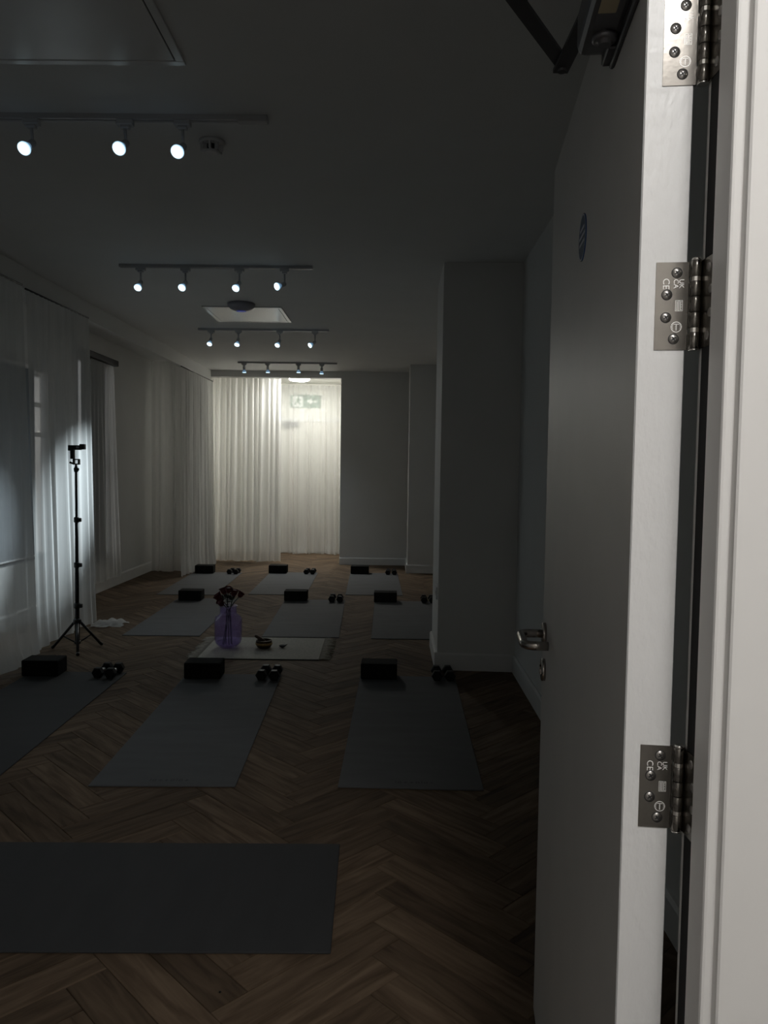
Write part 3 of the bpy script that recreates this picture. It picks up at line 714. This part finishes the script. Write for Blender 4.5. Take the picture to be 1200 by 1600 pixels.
# track lights -------------------------------------------------------------
def add_spot(loc, d, watts, size, blend, name):
    ld = bpy.data.lights.new(name, 'SPOT'); ld.energy = watts; ld.color = (0.80, 0.93, 1.0)
    ld.spot_size = math.radians(size); ld.spot_blend = blend; ld.shadow_soft_size = 0.02
    o = bpy.data.objects.new(name, ld); COL.objects.link(o)
    o.matrix_world = Matrix.Translation(Vector(loc)) @ Vector(d).to_track_quat('-Z', 'Y').to_matrix().to_4x4()
    return o
def track(y, x0, x1, heads, label, feed=False):
    """heads: (lens centre, aim direction, watts, cone)"""
    root = empty('track_light', ((x0+x1)/2, y, ZC)); tag(root, label, 'light', 'ceiling track lights'); ox, oy = (x0+x1)/2, y
    rl = MB(); rl.box(x0-ox, x1-ox, -0.017, -0.005, -0.019, 0).box(x0-ox, x1-ox, 0.005, 0.017, -0.019, 0).box(x0-ox, x1-ox, -0.005, 0.005, -0.012, 0)
    rail = rl.build('rail', 'track_grey', root)
    MB().box(x0-ox+0.002, x1-ox-0.002, -0.0049, 0.0049, -0.0125, -0.0121).build('slot', 'track_slot', rail)
    if feed: MB().bbox(x1-ox-0.115, x1-ox+0.003, -0.019, 0.019, -0.024, 0.0, 0.003, 1).build('power_feed', 'track_grey', rail)
    else: MB().bbox(x1-ox-0.003, x1-ox+0.004, -0.0175, 0.0175, -0.0195, 0.0, 0.001, 1).build('end_cap', 'track_grey', rail)
    for (c, d, wts, cone) in heads:
        d = Vector(d).normalized(); c = Vector(c); back = c - d*0.075          # pivot behind the bulb
        px, py = back.x-ox, back.y-oy
        ad = MB(); ad.bbox(px-0.032, px+0.032, -0.016, 0.016, -0.040, -0.018, 0.003, 1)
        ad.bbox(px-0.018, px+0.018, -0.012, 0.012, -0.052, -0.039, 0.003, 1)
        sp = ad.build('spotlight', 'lamp_white', root)
        o3 = Vector((ox, oy, ZC))
        MB().rod((px, 0, -0.05), back-o3, 0.006, n=10).build('stem', 'lamp_white', sp)
        m = MB(); m.lathe([(0.012, -0.006), (0.015, 0.0), (0.0155, 0.034), (0.013, 0.040)], 18, aim(back-o3, d)); m.build('lamp_holder', 'lamp_white', sp)
        m = MB(); m.lathe([(0.0125, 0.036), (0.016, 0.044), (0.0205, 0.056), (0.0240, 0.066)], 20, aim(back-o3, d), cap1=False); m.build('bulb_body', 'bulb_glass', sp)
        m = MB(); m.lathe([(0.0240, 0.066), (0.0255, 0.069), (0.0255, 0.0735), (0.0225, 0.075)], 24, aim(back-o3, d), cap0=False, cap1=False); m.build('bulb_rim', 'lens_rim', sp)
        m = MB(); m.lathe([(0.0225, 0.0748), (0.015, 0.0762), (0.004, 0.0768)], 24, aim(back-o3, d), cap0=False); m.build('bulb_lens', 'lens_glow', sp)
        add_spot(c+d*0.012, d, wts, cone, 1.0, 'spot_beam')
    return root
S = SPOT_W
d1 = (-0.10, -0.80, -0.62)
track(3.02, -1.81, -0.506, [((-1.72, 2.97, 2.54), d1, S, 60), ((-1.431, 2.97, 2.54), d1, S, 60), ((-1.066, 2.97, 2.543), d1, S, 60), ((-0.842, 2.97, 2.533), d1, S, 60)],
      'track light nearest the door with a power feed at its right end', feed=True)
track(5.19, -1.86, -0.563, [((-1.722, 5.14, 2.523), (-0.05, -0.72, -0.70), S, 70), ((-1.427, 5.14, 2.526), (-0.15, -0.72, -0.66), S, 70), ((-1.067, 5.14, 2.526), (-0.2, -0.7, -0.66), S, 70), ((-0.793, 5.14, 2.542), (-0.62, -0.70, -0.40), S, 70)],
      'second track light from the door, in front of the grey dome')
CT = Vector((-2.485, 5.97, 1.08))
p34 = Vector((-0.825, 7.46, 2.529))
track(7.50, -1.92, -0.648, [((-1.802, 7.46, 2.529), (-0.10, -0.55, -0.80), S, 70), ((-1.534, 7.46, 2.526), (-0.10, -0.5, -0.82), S, 70), ((-1.142, 7.46, 2.525), (-0.25, -0.6, -0.72), S, 70), (tuple(p34), tuple(CT-p34), CURTAIN_SPOT_W, 25)],
      'third track light from the door, just behind the white hatch')
track(9.80, -2.00, -0.735, [((-1.918, 9.80, 2.551), (0.03, 0.12, -0.95), S, 80), ((-1.616, 9.80, 2.555), (0.03, 0.10, -0.95), S, 80), ((-1.224, 9.80, 2.559), (0.0, 0.08, -0.95), S, 80), ((-0.93, 9.80, 2.547), (-0.05, 0.12, -0.95), S, 80)],
      'farthest track light, in front of the alcove header')

# socket on the column side
r = empty('wall_socket', (0.315, 5.22, 0.50)); tag(r, 'white socket plate low on the side of the column', 'socket')
MB().bbox(-0.009, 0.0, -0.073, 0.073, -0.043, 0.043, 0.002, 1).build('face_plate', 'plastic_white', r)
for s in (-1, 1): MB().box(-0.0095, -0.0088, s*0.035-0.008, s*0.035+0.008, -0.02, 0.012).build('outlet', 'dark_joint', r)

# ------------------------------------------------------------------ yoga mats
MT = 0.006
def mat_mesh(wd, ln, m, curl=0.0):
    mb = MB(); r = 0.012; vs = []; 
    NX, NY = 2, 14
    def zt(y): return 0.0
    mb.bbox(-wd/2, wd/2, 0, ln, 0.0, MT, 0.0018, 1)
    return mb.mesh('yoga_mat', m)
me_mat, me_mat_d = mat_mesh(0.61, 1.74, 'mat_grey'), mat_mesh(0.61, 1.74, 'mat_dark')
def logo(parent, side_x):
    # faint pressed wordmark, too worn to read: strokes and small rings in a row
    mb = MB(); x = -0.085; z0, z1 = MT, MT+0.0003
    for k, kind in enumerate('iotbo|ox'):
        if kind in 'i|': mb.box(x, x+0.004, 0, 0.024, z0, z1); x += 0.011
        elif kind in 'o':
            for (a, b, c, d) in ((0, 0.016, 0, 0.004), (0, 0.016, 0.014, 0.018), (0, 0.004, 0, 0.018), (0.012, 0.016, 0, 0.018)): mb.box(x+a, x+b, c, d, z0, z1)
            x += 0.024
        else:
            mb.box(x, x+0.018, 0.007, 0.011, z0, z1); mb.box(x+0.007, x+0.011, 0, 0.018, z0, z1); x += 0.026
    o = mb.build('pressed_mark', 'mat_logo', parent); o.location = (side_x, 0.05, 0); return o
def place_mat(near_l, near_r, ang_far, me, label, mark=None, ln=None):
    c = ((near_l[0]+near_r[0])/2, (near_l[1]+near_r[1])/2)
    o = link('yoga_mat', me); o.location = (c[0], c[1], 0.0); o.rotation_euler = (0, 0, ang_far)
    tag(o, label, 'yoga mat', 'yoga mats laid out in rows')
    if mark is not None: logo(o, mark)
    return o
# (near-left corner, near-right corner, turn)
mats = {}
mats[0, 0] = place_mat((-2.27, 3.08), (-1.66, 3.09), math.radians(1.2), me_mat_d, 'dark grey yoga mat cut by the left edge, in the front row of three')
mats[0, 1] = place_mat((-1.253, 3.085), (-0.633, 3.10), math.radians(2.0), me_mat, 'grey yoga mat in the middle of the front row of three', 0.02)
mats[0, 2] = place_mat((-0.213, 3.11), (0.40, 3.12), math.radians(-0.7), me_mat, 'dark grey yoga mat in front of the square column', 0.02)
mats[1, 0] = place_mat((-2.116, 5.923), (-1.506, 5.925), math.radians(1.5), me_mat, 'grey yoga mat behind the violet vase')
mats[1, 1] = place_mat((-1.026, 5.94), (-0.396, 5.955), math.radians(2.0), me_mat, 'grey yoga mat behind the brass bowl, middle of the second row')
mats[1, 2] = place_mat((-0.152, 5.94), (0.458, 5.95), math.radians(0.5), me_mat, 'grey yoga mat partly hidden behind the square column')
mats[2, 0] = place_mat((-2.45, 7.86), (-1.84, 7.89), math.radians(2.0), me_mat, 'grey yoga mat at the far left, before the long curtain')
mats[2, 1] = place_mat((-1.507, 7.96), (-0.901, 7.98), math.radians(1.5), me_mat, 'grey yoga mat in the middle of the farthest row')
mats[2, 2] = place_mat((-0.477, 8.026), (0.115, 8.04), math.radians(1.5), me_mat, 'grey yoga mat in the farthest row, nearest the right wall')
# the front mat lies across
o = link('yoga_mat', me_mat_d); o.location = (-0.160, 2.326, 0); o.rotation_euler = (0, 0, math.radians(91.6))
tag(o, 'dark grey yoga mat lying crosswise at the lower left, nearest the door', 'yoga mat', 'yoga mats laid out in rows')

# ------------------------------------------------------------------ yoga blocks
me_block = MB().bbox(-0.115, 0.115, -0.075, 0.075, 0, 0.100, 0.007, 2).mesh('yoga_block', 'foam_black')
def block(x, y, rz, z, label):
    o = link('yoga_block', me_block); o.location = (x, y, z); o.rotation_euler = (0, 0, math.radians(rz)); tag(o, label, 'yoga block', 'black foam yoga blocks')
row_lab = ['front', 'second', 'farthest']
block(-2.205, 4.775, 1.5, MT, 'black foam yoga block on the left mat of the front row')
block(-1.182, 4.78, 2, MT, 'black foam yoga block on the middle mat of the front row, before the rug')
block(-0.07, 4.835, -1, 0.0 if False else MT, 'black foam yoga block on the mat in front of the column')
block(-2.01, 7.59, 1.5, MT, 'black foam yoga block on the mat behind the violet vase')
block(-0.962, 7.655, 1, MT, 'black foam yoga block on the middle mat of the second row')
block(-0.057, 7.655, 0, MT, 'black foam yoga block on the mat half hidden by the column')
block(-2.355, 9.55, 2, MT, 'black foam yoga block at the far left, before the long curtain')
block(-1.445, 9.665, 0, MT, 'black foam yoga block on the middle mat of the farthest row')
block(-0.405, 9.72, 0, MT, 'black foam yoga block in the farthest row, before the end wall')

# ------------------------------------------------------------------ hexagonal dumbbells
def dumbbell_parts():
    R = 0.0355; parts = {}
    hexp = [(R*math.cos(math.pi/6+k*math.pi/3), R*math.sin(math.pi/6+k*math.pi/3)) for k in range(6)]
    hexs = [(0.86*x, 0.86*y) for x, y in hexp]
    out = []
    AX = Matrix(((1, 0, 0, 0), (0, 0, -1, 0), (0, 1, 0, 0), (0, 0, 0, 1)))   # local z -> -y
    for s in (-1, 1):
        m = MB(); c = s*0.064; h = 0.023
        rings = [(0.84, -h), (1.0, -h+0.007), (1.0, h-0.007), (0.84, h)]
        vs = []; fs = []
        for (k, z) in rings: vs += [(k*x, k*y, z+c) for x, y in hexp]
        for i in range(3):
            for k in range(6): fs.append((i*6+k, i*6+(k+1) % 6, (i+1)*6+(k+1) % 6, (i+1)*6+k))
        fs.append(tuple(reversed(range(6)))); fs.append(tuple(range(18, 24)))
        m.add(vs, fs, False, AX); out.append(('weight_head', m.mesh('weight_head', 'rubber_black')))
    m = MB(); m.lathe([(0.0115, -0.043), (0.0115, -0.028), (0.0140, 0.0), (0.0115, 0.028), (0.0115, 0.043)], 18, AX)
    out.append(('grip', m.mesh('grip', 'chrome')))
    return out
DBP = dumbbell_parts(); DBR = 0.0355*math.cos(math.pi/6)
# hexagon with vertices at 30 deg has flat left/right sides and pointed top; turn it 30 deg about its axis to stand on a flat
for n_, me in DBP: me.transform(Matrix.Rotation(math.pi/6, 4, 'Y'))
db0 = None
def dumbbell(x, y, rz, z, label):
    global db0
    if db0 is None:
        db0 = empty('dumbbell', (0, 0, 0))
        for n_, me in DBP: c = link(n_, me, db0); c.location = (0, 0, DBR)
        o = db0
    else: o = copy_tree(db0)
    o.location = (x, y, z); o.rotation_euler = (0, 0, math.radians(rz)); tag(o, label, 'dumbbell', 'pairs of black hexagonal dumbbells')
pairs = [((-1.79, 4.765), -4, 'of the pair on the front row left mat'), ((-0.765, 4.775), -2, 'of the pair on the front row middle mat'),
         ((0.338, 4.83), 1, 'of the pair at the foot of the column'), ((-1.655, 7.60), -2, 'of the pair behind the roses'),
         ((-0.555, 7.63), 1, 'of the pair on the second row middle mat'), ((0.372, 7.66), 1, 'of the pair half hidden by the column'),
         ((-1.985, 9.53), -4, 'of the pair before the long curtain'), ((-1.035, 9.63), -2, 'of the pair on the farthest row middle mat'),
         ((-0.005, 9.69), 0, 'of the pair in the farthest row before the end wall')]
for (cx, cy), a, lab in pairs:
    ca, sa = math.cos(math.radians(a)), math.sin(math.radians(a))
    for s, nm in ((-1, 'left'), (1, 'right')):
        dumbbell(cx+s*0.039*ca, cy+s*0.039*sa, a+s*1.5, MT, 'black hex dumbbell, %s one %s' % (nm, lab))

# ------------------------------------------------------------------ rug with vase, roses, singing bowl
rg = empty('small_rug', (-0.93, 5.565, 0), math.radians(1.2)); tag(rg, 'cream woven rug with fringed ends under the violet vase', 'rug')
MB().bbox(-0.425, 0.425, -0.335, 0.34, 0, 0.008, 0.003, 1).build('woven_field', 'rug_cream', rg)
MB().box(-0.424, 0.424, -0.3375, -0.335, 0, 0.0065).build('edge_binding', 'rug_border', rg)
for s in (-1, 1):
    m = MB()
    for i in range(56):
        y = -0.33+0.665*i/55; L = 0.075+random.uniform(-0.015, 0.02)
        y2 = y+random.uniform(-0.02, 0.02); x0 = s*0.423; x1 = s*(0.423+L)
        m.tube([(x0, y, 0.006), ((x0+x1)/2, (y+y2)/2+random.uniform(-0.006, 0.006), 0.009), (x1, y2, 0.003)], [0.0035, 0.004, 0.0025], 5)
    f = m.build('fringe', 'rug_fringe', rg); f['kind'] = 'stuff'
RZ = 0.0085
vx, vy = -1.20, 5.56
va = empty('glass_vase', (vx, vy, RZ)); tag(va, 'violet glass bottle vase holding dark red roses', 'vase')
prof = [(0.055, 0.0), (0.066, 0.006), (0.092, 0.035), (0.100, 0.06), (0.101, 0.205), (0.096, 0.226), (0.074, 0.243), (0.064, 0.249), (0.062, 0.258), (0.062, 0.298), (0.068, 0.304), (0.068, 0.310)]
inner = [(r-0.005, max(0.014, z)) for r, z in reversed(prof[1:])]
MB().lathe(prof + inner, 40, cap0=True, cap1=True).build('bottle', 'violet_glass', va)
MB().lathe([(0.060, 0.012), (0.085, 0.030), (0.080, 0.045), (0.02, 0.058)], 32).build('thick_base', 'violet_glass', va)
def rose(bloom, foot, s, label):
    r = empty('rose', (vx, vy, RZ)); tag(r, label, 'rose', 'dark red roses in the vase')
    b = Vector(bloom); f = Vector(foot); n = Vector((random.uniform(-0.015, 0.015), random.uniform(-0.015, 0.015), 0.27))
    MB().tube([f, f.lerp(n, 0.5), n, n.lerp(b, 0.6)+Vector((0, 0, 0.01)), b], 0.0034, 6).build('stem', 'rose_green', r)
    d = (b-n).normalized(); M = aim(b, d)
    rnd = random.Random(int(s*100000)+int(abs(bloom[0])*1e4))
    bl = MB().lathe([(0.004, -0.006), (0.014*s, 0.0), (0.021*s, 0.014*s), (0.020*s, 0.030*s), (0.010*s, 0.036*s)], 12, M).build('bloom_core', 'rose_red', r)
    for k in range(7):
        a = k*2.4; R = Matrix.Rotation(a, 4, 'Z'); lay = 0.75+0.06*k; m = MB(); vs = []; N = 5
        for j in range(4):
            v = j/3
            for i in range(N):
                u = (i/(N-1)-0.5)*1.9; rad = (0.009+0.0135*v**0.6)*lay*s*1.1 + (0.0025*s if j == 3 else 0)
                vs.append((rad*math.cos(u*0.75), rad*math.sin(u*0.75), (0.002+0.038*v*(1-0.10*u*u))*s))
        fs = [(j*N+i, j*N+i+1, (j+1)*N+i+1, (j+1)*N+i) for j in range(3) for i in range(N-1)]
        m.add(vs, fs, True, M @ R); m.build('petal', 'rose_red', r)
    for k in range(2):
        t = n.lerp(b, 0.35+0.3*k); a = rnd.uniform(0, 6.28); o_ = Vector((math.cos(a), math.sin(a), 0.25))
        side = Vector((-math.sin(a), math.cos(a), 0)); m = MB()
        vs = [t, t+o_*0.018+side*0.013, t+o_*0.045+Vector((0, 0, -0.008)), t+o_*0.018-side*0.013, t+o_*0.020+Vector((0, 0, 0.003))]
        m.add(vs, [(0, 1, 4), (1, 2, 4), (2, 3, 4), (3, 0, 4)], True); m.build('leaf', 'rose_green', r)
rose((-0.055, -0.01, 0.355), (0.03, 0.0, 0.02), 1.25, 'dark red rose hanging at the left of the bunch')
rose((-0.030, 0.01, 0.395), (0.02, 0.02, 0.02), 1.15, 'dark red rose upper left in the bunch')
rose((0.005, -0.02, 0.410), (-0.02, 0.01, 0.02), 1.05, 'tallest dark red rose in the middle of the bunch')
rose((0.038, 0.0, 0.385), (-0.03, -0.01, 0.02), 1.15, 'dark red rose right of centre in the bunch')
rose((0.078, 0.01, 0.375), (-0.04, 0.0, 0.02), 1.0, 'small dark red rose at the right of the bunch')
rose((-0.035, -0.03, 0.320), (0.01, -0.02, 0.02), 1.1, 'lowest dark red rose, at the neck of the vase')
bw = empty('singing_bowl', (-0.932, 5.545, RZ)); tag(bw, 'dark brass singing bowl on the cream rug', 'bowl')
MB().lathe([(0.030, 0.0), (0.048, 0.008), (0.060, 0.028), (0.061, 0.045), (0.057, 0.060), (0.052, 0.062), (0.054, 0.045), (0.050, 0.026), (0.038, 0.012), (0.01, 0.009)], 32).build('shell', 'bowl_brass', bw)
MB().lathe([(0.0605, 0.028), (0.0622, 0.030), (0.0625, 0.042), (0.061, 0.045)], 32, cap0=False, cap1=False).build('etched_band', 'bowl_band', bw)
st = MB().tube([(-0.985-(-0.985), 0, 0.0), (0.012, 0, -0.006), (0.075, 0, -0.046), (0.080, 0, -0.049)], [0.009, 0.0125, 0.0115, 0.008], 14).build('bowl_striker', 'striker_wood')
st.location = (-0.998, 5.54, RZ+0.094); tag(st, 'dark wooden striker leaning in the singing bowl', 'striker')
dr = MB(); 
vs = [(0, 0, 0.0)] ; N = 16; vs = []; 
for j, (r_, z_) in enumerate(((0.006, 0.0), (0.020, 0.008), (0.026, 0.018), (0.022, 0.018), (0.006, 0.006))):
    for k in range(N):
        a = 2*math.pi*k/N; e = 1.0+ (0.55*max(0, math.cos(a))**6 if j in (2, 3) else 0)
        vs.append((r_*e*math.cos(a), r_*math.sin(a)*0.8, z_+(0.008*max(0, math.cos(a))**6 if j in (2, 3) else 0)))
fs = [(j*N+k, j*N+(k+1) % N, (j+1)*N+(k+1) % N, (j+1)*N+k) for j in range(4) for k in range(N)] + [tuple(reversed(range(N))), tuple(range(4*N, 5*N))]
dr.add(vs, fs, True); o = dr.build('small_dish', 'rubber_black'); o.location = (-0.80, 5.57, RZ); tag(o, 'tiny dark pointed dish on the rug right of the bowl', 'dish')

# ------------------------------------------------------------------ tripod stand
tp = empty('tripod_stand', (-2.262, 5.42, 0)); tag(tp, 'tall black tripod stand with a phone clamp before the lit curtain', 'tripod')
for (z0, z1, r_) in ((0.045, 0.335, 0.0165), (0.30, 0.63, 0.0140), (0.60, 0.955, 0.0115), (0.93, 1.30, 0.0085)):
    MB().rod((0, 0, z0), (0, 0, z1), r_, n=16).build('column_tube', 'black_metal', tp)
for z, r_ in ((0.325, 0.022), (0.620, 0.020), (0.945, 0.018)):
    c = MB().lathe([(r_*0.8, -0.020), (r_, -0.014), (r_, 0.014), (r_*0.8, 0.020)], 18, Matrix.Translation((0, 0, z))).build('clamp_collar', 'black_plastic', tp)
    MB().bbox(r_*0.6, r_+0.016, -0.011, 0.011, z-0.014, z+0.014, 0.003, 1).build('clamp_lever', 'black_plastic', c)
MB().lathe([(0.018, 0.190), (0.028, 0.195), (0.028, 0.222), (0.020, 0.232)], 20).build('leg_hub', 'black_plastic', tp)
MB().lathe([(0.015, 0.045), (0.022, 0.049), (0.022, 0.065), (0.018, 0.070)], 20).build('brace_hub', 'black_plastic', tp)
for a in (-67, 53, 173):
    ca, sa = math.cos(math.radians(a)), math.sin(math.radians(a)); R0 = 0.188
    lg = MB().rod((0.022*ca, 0.022*sa, 0.205), (R0*ca, R0*sa, 0.014), 0.0095, n=10).build('leg', 'black_metal', tp)
    MB().rod((R0*0.965*ca, R0*0.965*sa, 0.020), (R0*1.05*ca, R0*1.05*sa, 0.0115), 0.0115, n=12).build('rubber_foot', 'black_plastic', lg)
    MB().rod((0.018*ca, 0.018*sa, 0.058), (0.60*R0*ca, 0.60*R0*sa, 0.100), 0.0055, n=8).build('brace', 'black_metal', tp)
MB().lathe([(0.009, 1.285), (0.014, 1.292), (0.016, 1.312), (0.010, 1.322), (0.006, 1.340)], 16).build('ball_mount', 'black_plastic', tp)
MB().bbox(-0.004, 0.020, -0.009, 0.009, 1.297, 1.316, 0.002, 1).build('mount_knob', 'black_plastic', tp)
# clamp: lower jaw loop, back plate, upper arm with the horizontal holder
m = MB(); m.bbox(-0.020, 0.026, -0.014, 0.014, 1.340, 1.348, 0.002, 1).bbox(0.017, 0.026, -0.014, 0.014, 1.340, 1.381, 0.002, 1).bbox(-0.018, 0.026, -0.014, 0.014, 1.373, 1.381, 0.002, 1).bbox(-0.020, -0.010, -0.014, 0.014, 1.340, 1.381, 0.002, 1)
cl_ = m.build('clamp_bracket', 'black_plastic', tp)
MB().rod((-0.018, 0, 1.346), (-0.044, 0, 1.356), 0.006, 0.008, n=10).build('tightening_knob', 'black_plastic', cl_)
MB().bbox(-0.038, -0.010, -0.012, 0.012, 1.380, 1.455, 0.003, 1).build('clamp_neck', 'black_plastic', tp)
m = MB(); m.bbox(-0.052, 0.040, -0.015, 0.015, 1.445, 1.478, 0.003, 1).bbox(0.030, 0.066, -0.018, 0.018, 1.449, 1.487, 0.004, 1).bbox(-0.052, -0.020, -0.016, 0.016, 1.438, 1.475, 0.003, 1)
hd_ = m.build('clamp_head', 'black_plastic', tp)
MB().bbox(0.008, 0.028, -0.0165, -0.0145, 1.456, 1.471, 0.0005, 1).build('grey_button', 'grey_button', hd_)

# a speck of litter on the planks
sp = MB().lathe([(0.001, 0.0), (0.0035, 0.0012), (0.003, 0.003), (0.001, 0.004)], 8).build('crumb', 'rubber_black'); sp.location = (-0.42, 1.86, 0)
tag(sp, 'tiny dark crumb on the planks before the crosswise mat', 'crumb')
